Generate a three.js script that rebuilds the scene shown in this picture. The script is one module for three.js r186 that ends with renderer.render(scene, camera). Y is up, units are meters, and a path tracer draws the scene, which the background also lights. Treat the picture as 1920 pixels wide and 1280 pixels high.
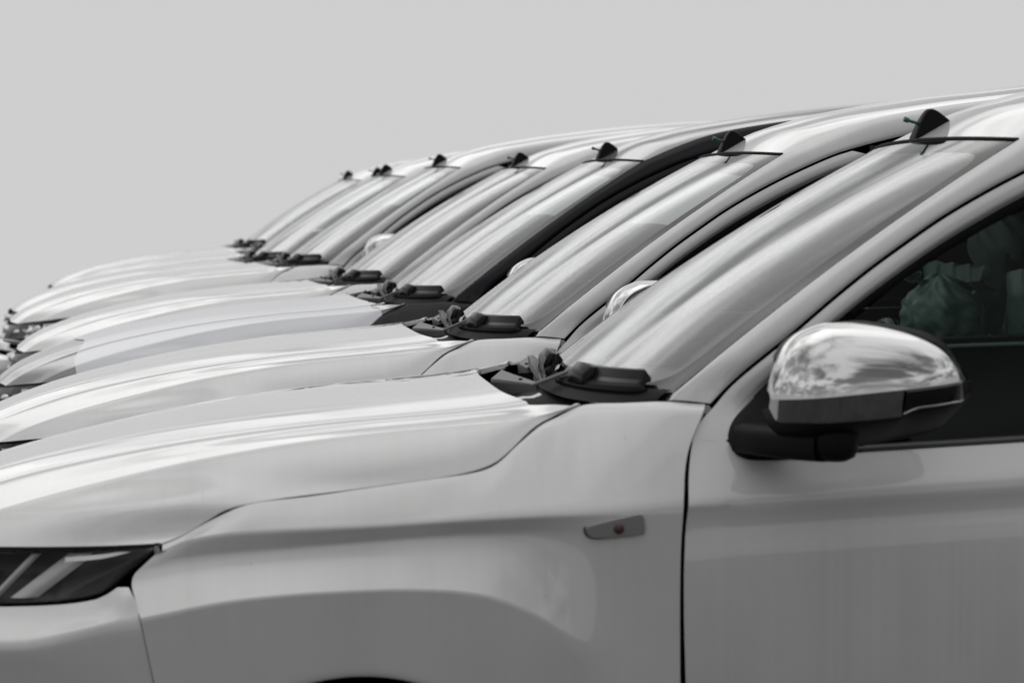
import * as THREE from 'three';
import { mergeGeometries } from 'three/addons/utils/BufferGeometryUtils.js';
import { RoundedBoxGeometry } from 'three/addons/geometries/RoundedBoxGeometry.js';

// ---------------------------------------------------------------- camera, sky, sun, exposure
const V = (x, y, z) => new THREE.Vector3(x, y, z);
const TILT = 0.05;                       // the cars stand level in a picture taken with the camera rolled
const TILTQ = new THREE.Quaternion().setFromAxisAngle(V(0, 0, 1), -TILT);
const LIFT = 0.115;                      // ground to the cars' own zero height
const scene = new THREE.Scene();
const camera = new THREE.PerspectiveCamera(16.54, 1024 / 682, 0.1, 2000);
{
  const yaw = 0.116477635, pitch = -0.0644778, roll = -0.00485760;
  const q = new THREE.Quaternion().setFromEuler(new THREE.Euler(pitch, -yaw, 0, 'YXZ'));
  q.multiply(new THREE.Quaternion().setFromAxisAngle(V(0, 0, 1), roll));
  camera.quaternion.copy(TILTQ).multiply(q);
  camera.position.copy(V(-0.890207, 1.561056, 5.528752).applyQuaternion(TILTQ)); camera.position.y += LIFT;
  camera.focus = 6.9; camera.userData.fStop = 4.8;
  camera.setFocalLength && (camera.filmGauge = 36);
  camera.updateProjectionMatrix();
}
const renderer = new THREE.WebGLRenderer({ antialias: true });
renderer.setSize(1024, 682);
renderer.toneMapping = THREE.LinearToneMapping;
renderer.toneMappingExposure = 1;
renderer.shadowMap.enabled = true;

let seed = 7;
const rnd = () => { seed = (seed * 1664525 + 1013904223) >>> 0; return seed / 4294967296; };
// value noise, 2D
const NT = new Float32Array(65536); for (let i = 0; i < 65536; i++) NT[i] = rnd();
const n2 = (x, y) => {
  const xi = Math.floor(x), yi = Math.floor(y), fx = x - xi, fy = y - yi, u = fx * fx * (3 - 2 * fx), v = fy * fy * (3 - 2 * fy);
  const h = (a, b) => NT[((a * 73856093) ^ (b * 19349663)) & 65535];
  return (h(xi, yi) * (1 - u) + h(xi + 1, yi) * u) * (1 - v) + (h(xi, yi + 1) * (1 - u) + h(xi + 1, yi + 1) * u) * v;
};
const fbm = (x, y, o = 5) => { let s = 0, a = 0.5, t = 0; for (let i = 0; i < o; i++) { s += a * n2(x, y); t += a; a *= 0.5; x = x * 2.03 + 17.1; y = y * 2.03 + 9.2; } return s / t; };
const lerp = (a, b, t) => a + (b - a) * t;
const sm = (a, b, x) => { const t = Math.min(1, Math.max(0, (x - a) / (b - a))); return t * t * (3 - 2 * t); };

const SUN = V(-0.18, 0.84, -0.50).normalize();
// overcast sky: an even pale grey near the horizon, a broken, brighter deck of cloud above
{
  const W = 1536, H = 768, d = new Float32Array(W * H * 4);
  for (let j = 0; j < H; j++) {
    const el = ((j + 0.5) / H - 0.5) * Math.PI, s = Math.sin(el);
    for (let i = 0; i < W; i++) {
      const az = ((i + 0.5) / W - 0.5) * 2 * Math.PI, k = (j * W + i) * 4;
      let v = 0.62;
      if (el > 0) {
        const r = Math.cos(el) / (s + 0.12), x = r * Math.cos(az), z = r * Math.sin(az);
        const c = 0.68 * fbm(x * 1.5 + 40, z * 1.5 + 11, 6) + 0.32 * fbm(x * 3.4 + 90, z * 3.4 + 31, 5), w = fbm(x * 0.5 + 5, z * 0.5 + 71, 3);
        const cloud = (sm(0.34, 0.64, c) - 0.5) * 1.05 + (w - 0.5) * 0.8;
        const sd = Math.acos(Math.max(-1, Math.min(1, Math.cos(el) * Math.cos(az) * SUN.x + s * SUN.y + Math.cos(el) * Math.sin(az) * SUN.z)));
        const glow = 0.71 + 0.48 * Math.exp(-Math.pow(sd / 0.75, 2));              // the cloud is brightest round the hidden sun
        v = lerp(0.62, (0.90 + 0.38 * s) * glow, sm(0.09, 0.24, s)) * (1 + cloud * sm(0.088, 0.15, s));
      }
      d[k] = v; d[k + 1] = v; d[k + 2] = v; d[k + 3] = 1;
    }
  }
  const t = new THREE.DataTexture(d, W, H, THREE.RGBAFormat, THREE.FloatType);
  t.mapping = THREE.EquirectangularReflectionMapping; t.magFilter = THREE.LinearFilter; t.minFilter = THREE.LinearFilter; t.needsUpdate = true;
  scene.background = t; scene.environment = t;
}
{
  const sun = new THREE.DirectionalLight(0xfffdfa, 0.5);
  sun.target.position.set(0, 0, -5); sun.position.copy(SUN).multiplyScalar(30).add(sun.target.position); scene.add(sun.target);
  sun.castShadow = true; sun.shadow.radius = 170; sun.shadow.mapSize.set(2048, 2048);
  Object.assign(sun.shadow.camera, { left: -25, right: 25, top: 25, bottom: -25, near: 1, far: 80 });
  scene.add(sun);
}

// ---------------------------------------------------------------- materials
const tex = (n, f, rep, color = false) => {
  const d = new Uint8Array(n * n * 4);
  for (let j = 0; j < n; j++) for (let i = 0; i < n; i++) { const c = f(i / n, j / n), k = (j * n + i) * 4; for (let q = 0; q < 3; q++) d[k + q] = Math.max(0, Math.min(255, (Array.isArray(c) ? c[q] : c) * 255)); d[k + 3] = 255; }
  const t = new THREE.DataTexture(d, n, n); t.wrapS = t.wrapT = THREE.RepeatWrapping; t.magFilter = THREE.LinearFilter; t.repeat.set(rep, rep); if (color) t.colorSpace = THREE.SRGBColorSpace; t.needsUpdate = true; return t;
};
const lin = (r, g = r, b = r) => new THREE.Color().setRGB(r, g, b);
// fine dust specks and rain streaks on the paint
const dust = tex(512, (u, v) => { const a = fbm(u * 9, v * 9, 4), s = n2(u * 90, v * 2.2); return 0.93 + 0.05 * a + 0.012 * s - (n2(u * 240 + 3, v * 240) > 0.992 ? 0.15 : 0); }, 1, true);
const doorDust = tex(512, (u, v) => { const a = fbm(u * 9, v * 9, 4), k = n2(u * 110, v * 1.3) * 0.6 + n2(u * 47, v * 0.9) * 0.4, low = sm(0.05, 0.22, v) * (1 - sm(0.36, 0.55, v)); return 0.945 + 0.04 * a + (k - 0.5) * 0.045 * low - (n2(u * 240 + 3, v * 240) > 0.992 ? 0.15 : 0); }, 1, true);
const rough = tex(256, (u, v) => 0.1 + 0.25 * fbm(u * 6 + 3, v * 6, 4), 1);
const P = (o) => new THREE.MeshPhysicalMaterial(o);
const M = {
  paint: P({ color: lin(0.445), roughness: 0.5, map: dust, clearcoat: 1, clearcoatRoughness: 0.02 }),
  blackPaint: P({ color: lin(0.010, 0.010, 0.012), roughness: 0.6, specularIntensity: 0, clearcoat: 0.22, clearcoatRoughness: 0.02 }),
  blackBonnet: P({ color: lin(0.012, 0.012, 0.014), roughness: 0.5, clearcoat: 1, clearcoatRoughness: 0.02 }),
  fin: P({ color: lin(0.005), roughness: 0.5, specularIntensity: 0.12 }),
  clearLens: P({ color: lin(0.9), roughness: 0.01, transmission: 1, thickness: 0, ior: 1.6 }),
  guide: P({ color: lin(0.36), roughness: 0.4 }),
  film: P({ color: lin(0.40, 0.405, 0.425), roughness: 0.22, specularIntensity: 1 }),
  glass: P({ color: lin(0.83, 0.85, 0.845), roughness: 0, transmission: 1, thickness: 0, ior: 1.5 }),
  sideGlass: P({ color: lin(0.30, 0.36, 0.35), roughness: 0, transmission: 1, thickness: 0, ior: 1.3 }),
  lens: P({ color: lin(0.94), roughness: 0.01, transmission: 1, thickness: 0, ior: 1.3 }),
  darkLens: P({ color: lin(0.25), roughness: 0.02, transmission: 1, thickness: 0, ior: 1.5 }),
  frit: P({ color: lin(0.012), roughness: 0.9, specularIntensity: 0 }),
  plastic: P({ color: lin(0.012), roughness: 0.42 }),
  matt: P({ color: lin(0.006), roughness: 0.5, specularIntensity: 0.22 }),
  armGrey: P({ color: lin(0.10), roughness: 0.5, specularIntensity: 0.6 }),
  pale: P({ color: lin(0.42), roughness: 0.5 }),
  lampGrey: P({ color: lin(0.06), roughness: 0.5 }),
  lampLight: P({ color: lin(0.20), roughness: 0.35 }),
  gloss: P({ color: lin(0.008), roughness: 0.12 }),
  blade: P({ color: lin(0.006), roughness: 0.30, specularIntensity: 0.25 }),
  rubber: P({ color: lin(0.006), roughness: 0.6, specularIntensity: 0.12 }),
  liner: P({ color: lin(0.005), roughness: 0.95, specularIntensity: 0 }),
  cowl: P({ color: lin(0.008), roughness: 0.6, specularIntensity: 0.12 }),
  doorPaint: null,
  dash: P({ color: lin(0.13), roughness: 0.8 }),
  trim: P({ color: lin(0.02, 0.022, 0.022), roughness: 0.8 }),
  strip: P({ color: lin(0.5), roughness: 0.4 }),
  mirrorGlass: P({ color: lin(0.22), metalness: 1, roughness: 0.05 }),
  chrome: P({ color: lin(0.47), metalness: 1, roughness: 0.03 }),
  satin: P({ color: lin(0.55), metalness: 1, roughness: 0.25 }),
  alloy: P({ color: lin(0.5), metalness: 1, roughness: 0.35 }),
  lampDark: P({ color: lin(0.010, 0.010, 0.013), roughness: 0.3, specularIntensity: 0.25 }),
  amber: P({ color: lin(0.06, 0.02, 0.016), roughness: 0.3 }),
  wrap: P({ color: lin(0.42), roughness: 0.45, transmission: 0.35, thickness: 0, specularIntensity: 0.6 }),
  seat: P({ color: lin(0.05, 0.055, 0.055), roughness: 0.85 }),
  cover: P({ color: lin(0.25, 0.35, 0.315), roughness: 0.3, transmission: 0.35, thickness: 0 }),
  paper: P({ color: lin(0.40, 0.41, 0.405), roughness: 0.8 }),
  tag: P({ color: lin(0.16), roughness: 0.6 }),
  pin: P({ color: lin(0.008, 0.075, 0.052), roughness: 0.5 }),
};

M.doorPaint = M.paint.clone(); M.doorPaint.map = doorDust;
// ---------------------------------------------------------------- helpers
// smooth monotone curve through [x, y] knots
function pchip(k) {
  const n = k.length, h = [], d = [], m = new Array(n);
  for (let i = 0; i < n - 1; i++) { h[i] = k[i + 1][0] - k[i][0]; d[i] = (k[i + 1][1] - k[i][1]) / h[i]; }
  m[0] = d[0]; m[n - 1] = d[n - 2];
  for (let i = 1; i < n - 1; i++) m[i] = d[i - 1] * d[i] <= 0 ? 0 : 3 * (h[i - 1] + h[i]) / ((2 * h[i] + h[i - 1]) / d[i - 1] + (h[i] + 2 * h[i - 1]) / d[i]);
  return (x) => {
    if (x <= k[0][0]) return k[0][1] + m[0] * (x - k[0][0]);
    if (x >= k[n - 1][0]) return k[n - 1][1] + m[n - 1] * (x - k[n - 1][0]);
    let i = 0; while (x > k[i + 1][0]) i++;
    const t = (x - k[i][0]) / h[i], t2 = t * t, t3 = t2 * t;
    return (2 * t3 - 3 * t2 + 1) * k[i][1] + (t3 - 2 * t2 + t) * h[i] * m[i] + (-2 * t3 + 3 * t2) * k[i + 1][1] + (t3 - t2) * h[i] * m[i + 1];
  };
}
// 3D curve through points given by [x, y, z], evaluated by the parameter 0..1
const curve3 = (pts, tension = 0.5) => { const c = new THREE.CatmullRomCurve3(pts.map((p) => V(...p)), false, 'centripetal', tension); c.arcLengthDivisions = 400; return (t) => c.getPointAt(Math.min(1, Math.max(0, t))); };
// a profile through control points with rounded corners: a[k] is the share of each leg that the rounding takes
function profile(C, a, seg = 6, arc = 6) {
  const out = [], K = C.length;
  let from = C[0].clone();
  for (let k = 1; k < K; k++) {
    const last = k === K - 1, end = last ? C[k].clone() : C[k].clone().lerp(C[k - 1], a[k]);
    for (let i = 0; i < seg; i++) out.push(from.clone().lerp(end, i / seg));
    if (last) { out.push(end); break; }
    const q1 = C[k].clone().lerp(C[k + 1], a[k]);
    for (let i = 0; i < arc; i++) { const t = i / arc; out.push(end.clone().multiplyScalar((1 - t) * (1 - t)).addScaledVector(C[k], 2 * t * (1 - t)).addScaledVector(q1, t * t)); }
    from = q1;
  }
  return out;
}
// ribs of points -> surface; rim > 0 adds a rounded edge that turns inward by that depth. flip sets which way is out.
function loft(ribs, { rim = 0, edges = 'uvUV', uv = 1, ref = null } = {}) {
  const nu = ribs.length, nv = ribs[0].length, pos = [], uvs = [], idx = [];
  for (let i = 0; i < nu; i++) for (let j = 0; j < nv; j++) { const p = ribs[i][j]; pos.push(p.x, p.y, p.z); uvs.push(p.x * uv, (p.y + Math.abs(p.z) * 0.7) * uv); }
  let facing = 0;
  for (let i = 0; i < nu - 1; i++) for (let j = 0; j < nv - 1; j++) { const p = ribs[i][j], n = ribs[i + 1][j].clone().sub(p).cross(ribs[i][j + 1].clone().sub(p)); facing += n.dot(p.clone().sub(ref || V(p.x * 0.8 + 0.1, 0.5, 0))); }
  const flip = facing < 0;
  for (let i = 0; i < nu - 1; i++) for (let j = 0; j < nv - 1; j++) {
    const a = i * nv + j, b = a + 1, c = a + nv, d = c + 1;
    if (flip) idx.push(a, b, c, b, d, c); else idx.push(a, c, b, b, c, d);
  }
  const g = new THREE.BufferGeometry();
  g.setAttribute('position', new THREE.Float32BufferAttribute(pos, 3)); g.setAttribute('uv', new THREE.Float32BufferAttribute(uvs, 2)); g.setIndex(idx); g.computeVertexNormals();
  if (!rim) return g;
  const N = g.attributes.normal, P0 = [], NN = [], UU = [], II = [];
  const P_ = (i, j) => ribs[i][j], N_ = (i, j) => V(N.getX(i * nv + j), N.getY(i * nv + j), N.getZ(i * nv + j));
  const strip = (list) => { // list of [p, n, t] with t the outward tangent
    const base = P0.length / 3, r = Math.min(0.0016, rim * 0.3);
    for (const [p, n, t] of list) {
      const put = (q, m) => { P0.push(q.x, q.y, q.z); NN.push(m.x, m.y, m.z); UU.push(q.x * uv, (q.y + Math.abs(q.z) * 0.7) * uv); };
      put(p, n); put(p.clone().addScaledVector(t, r * 0.7).addScaledVector(n, -r * 0.3), n.clone().add(t).normalize());
      put(p.clone().addScaledVector(t, r).addScaledVector(n, -r), t); put(p.clone().addScaledVector(t, r * 0.9).addScaledVector(n, -rim), t);
    }
    for (let k = 0; k < list.length - 1; k++) for (let q = 0; q < 3; q++) { const a = base + k * 4 + q, b = a + 4; II.push(a, b, a + 1, a + 1, b, b + 1); }
  };
  const tang = (p, q, n) => { const t = p.clone().sub(q); t.addScaledVector(n, -t.dot(n)); return t.lengthSq() ? t.normalize() : V(0, 0, 0); };
  if (edges.includes('u')) strip([...Array(nv).keys()].map((j) => [P_(0, j), N_(0, j), tang(P_(0, j), P_(1, j), N_(0, j))]));
  if (edges.includes('U')) strip([...Array(nv).keys()].map((j) => [P_(nu - 1, j), N_(nu - 1, j), tang(P_(nu - 1, j), P_(nu - 2, j), N_(nu - 1, j))]));
  if (edges.includes('v')) strip([...Array(nu).keys()].map((i) => [P_(i, 0), N_(i, 0), tang(P_(i, 0), P_(i, 1), N_(i, 0))]));
  if (edges.includes('V')) strip([...Array(nu).keys()].map((i) => [P_(i, nv - 1), N_(i, nv - 1), tang(P_(i, nv - 1), P_(i, nv - 2), N_(i, nv - 1))]));
  const e = new THREE.BufferGeometry();
  e.setAttribute('position', new THREE.Float32BufferAttribute(P0, 3)); e.setAttribute('normal', new THREE.Float32BufferAttribute(NN, 3)); e.setAttribute('uv', new THREE.Float32BufferAttribute(UU, 2)); e.setIndex(II);
  return mergeGeometries([g, e]);
}
const grid = (nu, nv, f, o) => loft([...Array(nu + 1).keys()].map((i) => [...Array(nv + 1).keys()].map((j) => f(i / nu, j / nv))), o);
const merge = (list) => mergeGeometries(list.map((g) => { const h = g.index ? g : g; return h; }).map((g) => (g.index ? g.toNonIndexed() : g)).map((g) => { for (const k of Object.keys(g.attributes)) if (!['position', 'normal', 'uv'].includes(k)) g.deleteAttribute(k); return g; }));
function mirrorZ(g) { const h = g.clone().scale(1, 1, -1); if (h.index) { const a = h.index.array; for (let i = 0; i < a.length; i += 3) { const t = a[i]; a[i] = a[i + 1]; a[i + 1] = t; } } else { for (const k of Object.keys(h.attributes)) { const A = h.attributes[k], n = A.itemSize; for (let i = 0; i < A.count; i += 3) for (let q = 0; q < n; q++) { const t = A.array[i * n + q]; A.array[i * n + q] = A.array[(i + 1) * n + q]; A.array[(i + 1) * n + q] = t; } } } return h; }
const box = (w, h, d, x, y, z, r = 0.004, rot) => { const g = new RoundedBoxGeometry(w, h, d, 2, Math.min(r, w / 2.01, h / 2.01, d / 2.01)); if (rot) g.rotateX(rot[0]).rotateY(rot[1]).rotateZ(rot[2]); return g.translate(x, y, z); };
const tube = (pts, r, n = 40, s = 8) => new THREE.TubeGeometry(new THREE.CatmullRomCurve3(pts.map((p) => (p.isVector3 ? p : V(...p)))), n, r, s);
// keep only what lies between x0 and x1 (triangles cut exactly), lifted along the normals
function slab(g, x0, x1, lift) {
  const s = g.index ? g.toNonIndexed() : g, A = s.attributes, out = { position: [], normal: [], uv: [] };
  const vert = (i) => ({ p: [A.position.getX(i), A.position.getY(i), A.position.getZ(i)], n: [A.normal.getX(i), A.normal.getY(i), A.normal.getZ(i)], u: [A.uv.getX(i), A.uv.getY(i)] });
  const mix = (a, b, t) => ({ p: a.p.map((v, k) => lerp(v, b.p[k], t)), n: a.n.map((v, k) => lerp(v, b.n[k], t)), u: a.u.map((v, k) => lerp(v, b.u[k], t)) });
  const cut = (poly, d) => { const r = []; poly.forEach((a, i) => { const b = poly[(i + 1) % poly.length], da = d(a), db = d(b); if (da >= 0) r.push(a); if (da * db < 0) r.push(mix(a, b, da / (da - db))); }); return r; };
  for (let i = 0; i < A.position.count; i += 3) {
    let poly = [vert(i), vert(i + 1), vert(i + 2)];
    poly = cut(poly, (v) => v.p[0] - x0(v.p[2])); if (poly.length > 2) poly = cut(poly, (v) => x1(v.p[2]) - v.p[0]);
    for (let k = 1; k < poly.length - 1; k++) for (const v of [poly[0], poly[k], poly[k + 1]]) { out.position.push(...v.p.map((c, q) => c + v.n[q] * lift)); out.normal.push(...v.n); out.uv.push(...v.u); }
  }
  const r = new THREE.BufferGeometry(); for (const [k, v] of Object.entries(out)) r.setAttribute(k, new THREE.Float32BufferAttribute(v, k === 'uv' ? 2 : 3)); return r;
}
const capped = (ribs) => { const mid = (r) => { const c = r.reduce((a, p) => a.add(p), V(0, 0, 0)).multiplyScalar(1 / r.length); return r.map(() => c.clone()); }; return [mid(ribs[0]), ...ribs, mid(ribs[ribs.length - 1])]; };
const crisp = (g) => { const h = g.index ? g.toNonIndexed() : g.clone(); h.computeVertexNormals(); return h; };
function part(name, g, m, parent) { const o = new THREE.Mesh(g, m); o.name = name; o.castShadow = o.receiveShadow = true; parent.add(o); return o; }

// ---------------------------------------------------------------- the ground
{
  const n = 512, col = tex(n, (u, v) => { const a = fbm(u * 6, v * 6, 5), g = n2(u * 170, v * 170); return 0.17 + 0.07 * a + 0.06 * g; }, 30, true), bmp = tex(256, (u, v) => n2(u * 128, v * 128), 400);
  const g = new THREE.Mesh(new THREE.PlaneGeometry(160, 97.5).rotateX(-Math.PI / 2).translate(0, 0, 31.25), new THREE.MeshStandardMaterial({ color: lin(0.85), map: col, bumpMap: bmp, bumpScale: 0.004, roughness: 0.95 }));
  g.name = 'ground'; g.receiveShadow = true; g.userData = { kind: 'structure', label: 'dark asphalt ground under the row of parked cars' }; scene.add(g);
}

// ---------------------------------------------------------------- the shape of the car: lines in metres, nose towards -x, left side +z
// side surface above and below the belt crease
const creaseY = (x) => 0.915 + 0.045 * x;
const zProf = pchip([[-0.75, 0.80], [-0.55, 0.835], [-0.35, 0.848], [-0.2, 0.850], [-0.10, 0.846], [-0.045, 0.838], [-0.012, 0.8405], [0.0, 0.8425], [0.014, 0.8365], [0.045, 0.818], [0.095, 0.787], [0.14, 0.760], [0.205, 0.722], [0.30, 0.704], [0.385, 0.687], [0.50, 0.660], [0.67, 0.622], [0.78, 0.598], [0.93, 0.57]]);
const sideZ = (x, y) => zProf(y - creaseY(x));
const S = (x, y, off = 0) => V(x, y, sideZ(x, y) + off);
// bonnet lines
const yB = pchip([[-1.725, 0.795], [-1.66, 0.840], [-1.56, 0.884], [-1.41, 0.937], [-1.285, 0.970], [-0.985, 1.029], [-0.73, 1.062], [-0.302, 1.099], [-0.268, 1.1045]]);
const zB = pchip([[-1.725, 0.36], [-1.3, 0.40], [-1.0, 0.45], [-0.73, 0.48], [-0.268, 0.503]]);
const yC = pchip([[-1.805, 0.790], [-1.75, 0.838], [-1.65, 0.890], [-1.52, 0.935], [-1.3, 0.988], [-1.0, 1.040], [-0.73, 1.069], [-0.312, 1.101]]);
const yL0 = pchip([[-1.58, 0.820], [-1.52, 0.852], [-1.39, 0.902], [-1.134, 0.970], [-0.95, 1.010], [-0.7, 1.0475], [-0.32, 1.0795], [-0.22, 1.0905], [-0.185, 1.1055]]);
const zL0 = pchip([[-1.58, 0.565], [-1.39, 0.605], [-1.134, 0.635], [-0.95, 0.652], [-0.7, 0.660], [-0.32, 0.656], [-0.22, 0.640], [-0.185, 0.616]]);
const yL1 = pchip([[-1.052, 0.856], [-1.014, 0.868], [-0.955, 0.900], [-0.922, 0.9185], [-0.884, 0.929], [-0.619, 0.960], [-0.43, 0.983], [-0.376, 0.998], [-0.265, 1.074], [-0.222, 1.090], [-0.168, 1.108]]);
const zL1 = pchip([[-1.052, 0.802], [-1.014, 0.792], [-0.955, 0.785], [-0.884, 0.783], [-0.619, 0.773], [-0.43, 0.759], [-0.376, 0.747], [-0.265, 0.672], [-0.222, 0.648], [-0.168, 0.630]]);
const SHOULDER = { C: [-0.312, -1.805], B: [-0.268, -1.725], L0: [-0.186, -1.58], L1: [-0.170, -1.050] };
function bonnetRib(u, shrink = 0) {
  const at = (k) => lerp(SHOULDER[k][0], SHOULDER[k][1], u);
  const xc = at('C'), xb = at('B'), x0 = at('L0'), x1 = at('L1');
  const C = V(xc, yC(xc), 0), B = V(xb, yB(xb), zB(xb)), L0 = V(x0, yL0(x0), zL0(x0)), L1 = V(x1, yL1(x1), zL1(x1));
  const c1 = C.clone().lerp(B, 0.55).add(V(-0.012 * (1 - u), 0.004, 0));
  const fade = 1 - sm(0.8, 0.97, u) * 0.8;
  const B1 = B.clone().add(V(0, -0.0075 * fade, 0.012)), B2 = B.clone().lerp(L0, 0.62).add(V(0, -0.001, 0));
  const bulge = 0.006 * (1 - u) + 0.012 * sm(0.1, 0.5, u) + 0.062 * sm(0.55, 1, u);
  const Lm = L0.clone().lerp(L1, 0.5).add(V(0, bulge * 0.35 * (1 - u) + 0.004, bulge * 0.9));
  const Lo = L1.clone();
  const half = [c1, B, B1, B2, L0, Lm, Lo], a = [0.3, 0.30, 0.4, 0.25, 0.16, 0.5, 0];
  const all = [...half.map((p) => V(p.x, p.y, -p.z)).reverse(), ...half], aa = [...a.slice().reverse(), ...a];
  return profile(all, aa, 4, 6);
}
const plan = curve3([[-1.052, 0.80, 0.803], [-1.17, 0.8, 0.792], [-1.29, 0.8, 0.757], [-1.43, 0.8, 0.695], [-1.58, 0.8, 0.566], [-1.725, 0.8, 0.36], [-1.785, 0.8, 0.18], [-1.805, 0.8, 0]]);

// glass
const glassAt = (v, u, off = 0) => {
  const zb = 0.695 * v, zt = 0.57 * v;
  const b = V(-0.15 + 0.1435 * zb * zb + 0.346 * zb ** 4, 1.1 + 0.041 * zb * zb, zb), t = V(0.757 + 0.06 * zt * zt + 0.23 * zt ** 4, 1.676 - 0.036 * zt * zt, zt);
  const p = b.lerp(t, u), k = 0.030 * 4 * u * (1 - u) * (1 - 0.45 * v ** 4);
  return p.addScaledVector(V(-0.55, 0.835, 0), k + off);
};
const ditch = curve3([[0.803, 1.664, 0.57], [0.888, 1.7, 0.560], [0.963, 1.730, 0.556], [1.1, 1.774, 0.553], [1.32, 1.813, 0.551], [1.585, 1.845, 0.55], [2.0, 1.885, 0.548], [2.5, 1.915, 0.545], [2.95, 1.905, 0.54]]);
// the gap between pillar and door, from the foot of the pillar up along the roof
const GAP = [[0.088, 1.114], [0.128, 1.151], [0.169, 1.185], [0.260, 1.253], [0.359, 1.331], [0.44, 1.391], [0.528, 1.450], [0.6, 1.496], [0.69, 1.546], [0.80, 1.600], [0.948, 1.662], [1.007, 1.680], [1.206, 1.727], [1.6, 1.79], [2.1, 1.835], [2.6, 1.855], [2.95, 1.85]];
const gap = curve3(GAP.map(([x, y]) => [x, y, sideZ(x, y)]));
// inner line of the painted door frame
const FRAME = [[0.116, 1.042], [0.120, 1.060], [0.132, 1.080], [0.165, 1.111], [0.213, 1.154], [0.285, 1.215], [0.365, 1.277], [0.464, 1.349], [0.600, 1.437], [0.693, 1.489], [0.793, 1.540], [0.95, 1.608], [1.1, 1.652]];
const beltY = (x) => 1.034 + 0.044 * (x - 0.748);

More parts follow.
